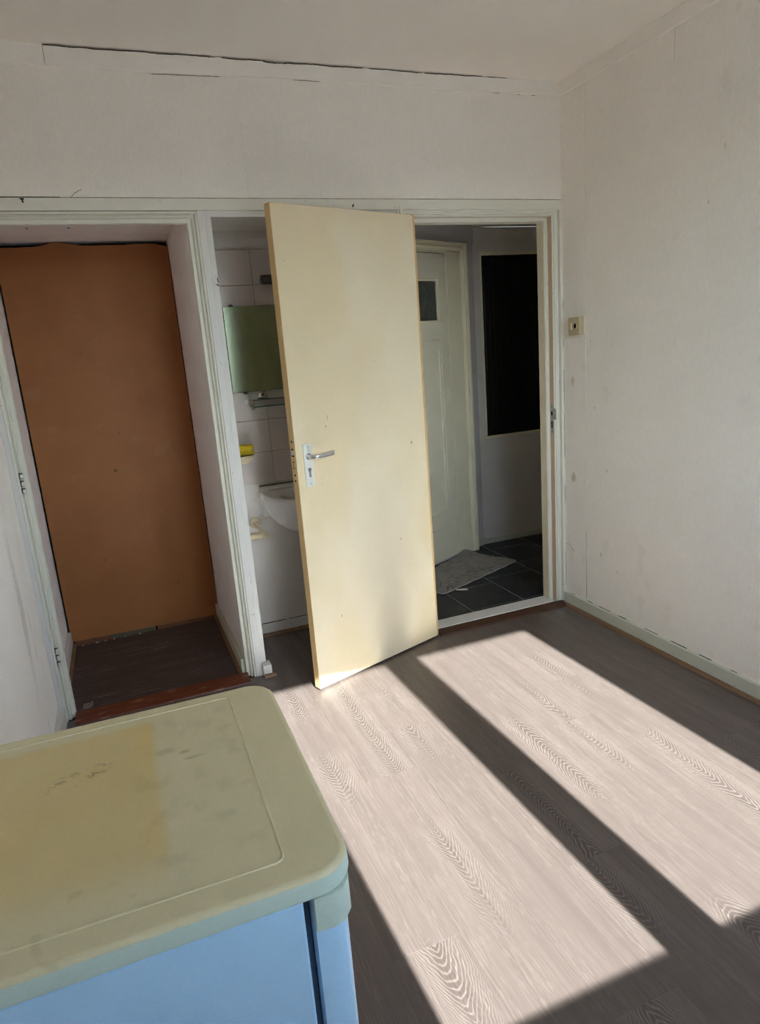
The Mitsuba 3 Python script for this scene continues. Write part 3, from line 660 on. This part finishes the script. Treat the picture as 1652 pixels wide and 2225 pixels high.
add(d2 + '__rail', G(cat(box(g0, g1, -.015, .022, .252, pz0), box(g0, g1, -.015, .022, dz0, .240), box(g0, g1, -.015, .012, .240, .252))), 'm_hall_door')
add(d2 + '__panel', G(box(g0, g1, -.015, .008, pz0, pz1)), 'm_hall_door')
mold = cat(box(g0, g0 + .026, .008, .018, pz0, pz1, .004), box(g0, g1, .008, .018, pz1 - .026, pz1, .004), box(g0, g1, .008, .018, pz0, pz0 + .022, .004))
add(d2 + '__panel_moulding', G(mold), 'm_hall_door')
add(d2 + '__pane', G(box(g0 + .002, g1, -.006, .004, gz0, gz1)), 'm_frosted', label='dark obscured glass pane')
add(d2 + '__glazing_bead', G(cat(box(g0, g0 + .014, .004, .016, gz0, gz1, .002), box(g0 - .012, g1, .006, .030, gz0 - .010, gz0 + .004, .002), box(g0, g1, .004, .016, gz1 - .012, gz1, .002))), 'm_hall_frame')

# door mat
rug = holder('door_mat', 'crumpled grey-brown mat on the black hall tiles in front of the hall door', 'mat')
A_, B_, C_, D0 = np.array([.180, .769]), np.array([-.535, .470]), np.array([-.66, .78]), np.array([-.010, 1.145])
nu, nv = 60, 40
def rug_pt(u, v):
    p = (1 - v) * ((1 - u) * B_ + u * A_) + v * ((1 - u) * C_ + u * D0)
    return p
sqx = sg.Polygon([A_, D0, C_, B_]).buffer(-.03).buffer(.03, quad_segs=6)
tri_v, tri_f = trimesh.creation.triangulate_polygon(sqx, engine='earcut')
gpts = []
for u in np.linspace(0, 1, nu):
    for v in np.linspace(0, 1, nv):
        p = rug_pt(u, v)
        # rounded corners in the sheet's own square
        a, b = (u - .5) * .77, (v - .5) * .44
        r = .035; ca, cb = max(abs(a) - (.385 - r), 0), max(abs(b) - (.22 - r), 0); l = math.hypot(ca, cb)
        if l > r and l > 0:
            sa, sb = (abs(a) - ca) + ca * r / l, (abs(b) - cb) + cb * r / l
            p = rug_pt(math.copysign(sa, a) / .77 + .5, math.copysign(sb, b) / .44 + .5)
        lift = .030 * math.exp(-(((u - .93) / .10) ** 2 + ((v - 1.0) / .16) ** 2)) + .004 * math.sin(u * 11 + 2 * v) * v * (1 - v)
        gpts.append((p[0], p[1], .008 + lift + .0012 * math.sin(37 * u + 11 * v)))
gp = np.array(gpts); fr = []
for i in range(nu - 1):
    for j in range(nv - 1):
        a, b, c, d = i * nv + j, (i + 1) * nv + j, (i + 1) * nv + j + 1, i * nv + j + 1
        fr += [[a, b, c], [a, c, d]]
topm = trimesh.Trimesh(gp, fr, process=False)
low = gp.copy(); low[:, 2] -= .0065
ring = [i * nv for i in range(nu)] + [(nu - 1) * nv + j for j in range(1, nv)] + [i * nv + nv - 1 for i in range(nu - 2, -1, -1)] + [j for j in range(nv - 2, 0, -1)]
ff = list(fr) + [[a + nu * nv, c + nu * nv, b + nu * nv] for a, b, c in fr]
for a, b in zip(ring, ring[1:] + ring[:1]): ff += [[a, a + nu * nv, b + nu * nv], [a, b + nu * nv, b]]
uvr = np.array([(i / (nu - 1) * .77, j / (nv - 1) * .44) for i in range(nu) for j in range(nv)])
rm = trimesh.Trimesh(np.vstack([gp, low]), ff, process=False)
add(rug + '__sheet', rm, 'm_rug', smooth=True, uv=np.vstack([uvr, uvr]))
hem = [gp[i] + (0, 0, -.003) for i in ring]
add(rug + '__hem', tube(np.array(hem[:nu + nv - 1]), .0034, 8), 'm_rug_hem', smooth=60, label='pale bound edge')
tg_ = []
for k, (a, b, z) in enumerate([(-.425, .500, .006), (-.372, .488, .004), (-.360, .475, .0035), (-.372, .463, .003), (-.418, .480, .003), (-.432, .492, .004)]): tg_.append((a, b, z))
tagm = prism(sg.Polygon([(a, b) for a, b, z in tg_]), .002, .0045, 'z')
tagm.vertices[:, 2] += .006 * np.clip((tagm.vertices[:, 1] - .463) / .04, 0, 1)
add(rug + '__label_tag', tagm, 'm_paper', label='white fabric label on the mat edge')

# ------------------------------------------------------------------ light switch on the right wall
sw = holder('light_switch', 'yellowed square switch and socket plate on the right wall beside the doorway', 'light switch')
ya, yb, za, zb_ = -.172, -.092, 1.452, 1.538
add(sw + '__plate', cat(prism(rrect(ya, yb, za, zb_, .006), -.034, -.0022, 'x')), 'm_switch')
add(sw + '__rocker', box(-.038, -.033, -.121, -.112, 1.480, 1.512, .001), 'm_switch_key', label='pale rocker')
ro = lathe([(.012, 0), (.016, 0), (.015, .003), (.012, .0035), (.012, 0)], (-.0338, -.146, 1.496), [-1, 0, 0], 24)
add(sw + '__socket_ring', ro, 'm_switch', smooth=40)
add(sw + '__socket_hole', lathe([(0, 0), (.012, 0), (.012, .0006), (0, .0006)], (-.0340, -.146, 1.496), [-1, 0, 0], 20), 'm_hole')

# ------------------------------------------------------------------ refrigerator in the left foreground
fg = holder('refrigerator', 'light blue undercounter refrigerator with stained beige top in the left foreground', 'refrigerator')
FX0, FX1, FY0, FY1, FZ = -2.578, -1.987, -2.287, -1.750, .850
rot = trimesh.transformations.rotation_matrix(math.radians(-.6), [0, 0, 1], [-1.987, -2.0, 0])
def K(m):
    m = m.copy(); m.apply_transform(rot); return m
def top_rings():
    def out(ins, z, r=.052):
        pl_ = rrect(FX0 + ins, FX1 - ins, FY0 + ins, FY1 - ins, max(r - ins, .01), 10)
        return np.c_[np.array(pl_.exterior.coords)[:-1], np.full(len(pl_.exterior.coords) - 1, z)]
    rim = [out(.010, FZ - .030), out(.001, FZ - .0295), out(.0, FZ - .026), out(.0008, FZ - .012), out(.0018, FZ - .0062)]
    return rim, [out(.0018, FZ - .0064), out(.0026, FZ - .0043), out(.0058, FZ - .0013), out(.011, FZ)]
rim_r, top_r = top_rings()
tp = add(fg + '__top', K(loft(top_r)), 'm_fridge_top', smooth=35, label='beige plastic top with yellow stain and smudges')
add(tp + '__rim', K(loft(rim_r)), 'm_fridge_plastic_sky_gloss', smooth=35, label='green-beige rim of the top with cool sky gloss put into its colour')
ro = rrect(FX0 + .03, -2.068, -2.243, -1.784, .012, 8)
def ridge(poly, z, w=.0022, h=.0014):
    rings = []
    for off, zz in ((w, z - .001), (w * .5, z + h), (-w * .5, z + h), (-w, z - .001)):
        c = np.array(poly.buffer(off, quad_segs=8).exterior.coords)[:-1]
        ts = np.linspace(0, 1, 200, endpoint=False); line = sg.LineString(np.vstack([c, c[:1]]))
        pts = np.array([poly.exterior.interpolate(t, normalized=True).coords[0] for t in ts])
        rings.append(np.array([[*line.interpolate(line.project(sg.Point(q))).coords[0], zz] for q in pts]))
    n = 200; V = np.vstack(rings); F = []
    for s in range(3):
        for i in range(n):
            j = (i + 1) % n
            F += [[s * n + i, s * n + j, (s + 1) * n + j], [s * n + i, (s + 1) * n + j, (s + 1) * n + i]]
    return trimesh.Trimesh(V, F, process=False)
add(tp + '__ridge', K(ridge(ro, FZ)), 'm_fridge_top', smooth=40, label='raised line round the top')
add(fg + '__body', K(box(FX0 + .008, -1.995, -2.235, FY1 + .006, .015, FZ - .028, .006)), 'm_fridge_white', label='white enamelled body')
add(fg + '__side_column', K(prism(sg.Polygon([(-2.050, -2.238), (-2.046, -2.278), (-2.022, -2.279), (-2.008, -2.272), (-1.999, -2.256), (-1.995, -2.236)]), .015, FZ - .028, 'z')), 'm_fridge_blue', smooth=40, label='light blue front column on the right')
add(fg + '__door', K(box(FX0 + .004, -2.0585, -2.283, -2.240, .055, FZ - .032, .003)), 'm_fridge_blue', label='light blue door')
add(fg + '__gasket', K(box(-2.0583, -2.049, -2.262, -2.238, .055, FZ - .034)), 'm_gasket', label='dark gap and seal beside the door')
hv = sg.Polygon([(-2.048, -2.240), (-2.046, -2.287), (-2.024, -2.2885), (-2.008, -2.283), (-1.996, -2.268), (-1.9905, -2.246), (-1.9905, -2.20), (-2.0, -2.20), (-2.0, -2.240)])
add(fg + '__hinge_cover', K(prism(hv, FZ - .078, FZ - .0305, 'z')), 'm_fridge_plastic_sky_gloss', smooth=40, label='beige plastic hinge cover')

# ------------------------------------------------------------------ cracks, open joints, chips and a tear
def strip2d(pts, w):
    return sg.LineString(pts).buffer(w / 2, quad_segs=2, cap_style=2)
def jag(p, q, n, amp, rnd):
    p, q = np.array(p, float), np.array(q, float); nrm = np.array([-(q - p)[1], (q - p)[0]]); nrm /= np.linalg.norm(nrm)
    return [tuple(p + (q - p) * t + nrm * amp * rnd.normal() * (0 < t < 1)) for t in np.linspace(0, 1, n)]
cr = np.random.default_rng(21)
def on_back(pts, w, y): return prism(strip2d(pts, w), y - .0004, y, 'y')
def on_right(pts, w, x): return prism(strip2d(pts, w), x - .0004, x, 'x')
for a, b in ((-2.218, -1.62), (-1.585, -1.43), (-1.425, -1.36), (-1.34, -1.0), (-.97, -.735), (-.71, -.42), (-.40, -.30)):
    q = [(x, np.interp(x, xs_c, top_c) + .0012 + cr.normal() * .0005) for x in np.arange(a, b, .014)]
    add('trim_1__ceiling_crack', on_back(q, cr.uniform(.0022, .0032), -.0142), 'm_crack')
add('wall_back__crack', on_back(jag((-2.213, 2.1005), (-2.193, 2.116), 5, .0016, cr) + jag((-2.192, 2.117), (-2.171, 2.128), 5, .0016, cr), .0013, -.0022), 'm_crack')
add('wall_back__open_joint', on_back([(-2.60, 2.0995), (-2.25, 2.0995)], .0020, -.0060), 'm_crack')
for a, b in ((-1.30, -1.19), (-.36, -.335), (-.24, -.225), (-.165, -.14), (-1.86, -1.60)):
    za, zb2 = np.interp(a, [-1.9, -1.37, 0], [2.535, 2.548, 2.549]), np.interp(b, [-1.9, -1.37, 0], [2.535, 2.548, 2.549])
    add('trim_1__open_joint', on_back(jag((a, za - .0012), (b, zb2 - .0012), 6, .0006, cr), .0014, -.0024), 'm_crack')
add('trim_4__gouge', prism(sg.Polygon([(-2.392, 2.096), (-2.386, 2.0945), (-2.381, 2.0955), (-2.374, 2.0965), (-2.373, 2.092), (-2.377, 2.088), (-2.375, 2.082), (-2.378, 2.0785), (-2.382, 2.081), (-2.382, 2.087), (-2.386, 2.091)]), -.0066, -.0059, 'y'), 'm_crack', label='dark gouge in the fascia paint')
add('trim_4__screw', cat(lathe([(0, 0), (.0035, 0), (.003, .004), (0, .004)], (-1.088, -.006, 2.068), [0, -1, 0], 12), lathe([(0, 0), (.003, 0), (.003, .004), (0, .004)], (-1.086, -.006, 2.073), [0, -1, 0], 12)), 'm_crack')
for p in ([(-1.7055, 1.795), (-1.7045, 1.787), (-1.7035, 1.776)], [(-1.7100, 1.770), (-1.7085, 1.766), (-1.7050, 1.768), (-1.7045, 1.762)]):
    add('trim_7__chip', on_back(p, .0032, .0062), 'm_crack')
for z0, z1 in ((1.59, 1.625), (1.40, 1.435), (1.105, 1.283), (.83, 1.058), (.587, .673), (.11, .30)):
    add(t10 + '__open_joint', on_right(jag((-.0102, z0), (-.0102, z1), 7, .0005, cr), .0020, -.0026), 'm_crack')
add('wall_right__open_seam', on_right(jag((-.1852, .085), (-.1846, .46), 9, .0007, cr), .0030, -.0015), 'm_crack_brown', label='open wallpaper seam near the corner')
add('wall_right__open_seam', on_right([(-.7131, 2.549), (-.7131, 2.520), (-.7129, 2.44)], .0018, -.0016), 'm_crack')
add('wall_right__crack', on_right(jag((-.0105, .350), (-.040, .353), 4, .002, cr) + jag((-.042, .352), (-.085, .325), 5, .002, cr), .0015, -.0027), 'm_crack')
fl = np.array([(-.0030, -.052, .318), (-.0030, -.086, .312), (-.0032, -.088, .268), (-.0032, -.060, .272), (-.0105, -.084, .314), (-.0135, -.088, .288), (-.0090, -.086, .268)])
flf = [[0, 3, 4], [3, 5, 4], [3, 6, 5], [0, 4, 1], [3, 2, 6]]
add('wall_right__torn_flap', trimesh.Trimesh(fl, flf, process=False), 'm_wall_right', label='torn flap of wallpaper by the door frame')
segs = []; yy = -.06
while yy > -1.9:
    ln = cr.uniform(.01, .16)
    segs.append(box(-.0034, -.0024, max(yy - ln, -1.95), yy, .0742, .0742 + cr.uniform(.0012, .0030)))
    yy -= ln + cr.uniform(.02, .14)
add('baseboard_right__open_joint', cat(*segs), 'm_crack', label='dark broken joint on top of the baseboard')
segs = []; xx = -1.62
while xx < -.9:
    ln = cr.uniform(.04, .16); segs.append(box(xx, xx + ln, .4590, .4598, .0660, .0660 + cr.uniform(.0020, .0036))); xx += ln + cr.uniform(.004, .03)
add('baseboard_alcove__open_joint', cat(*segs), 'm_crack', label='dark broken joint on top of the alcove baseboard')
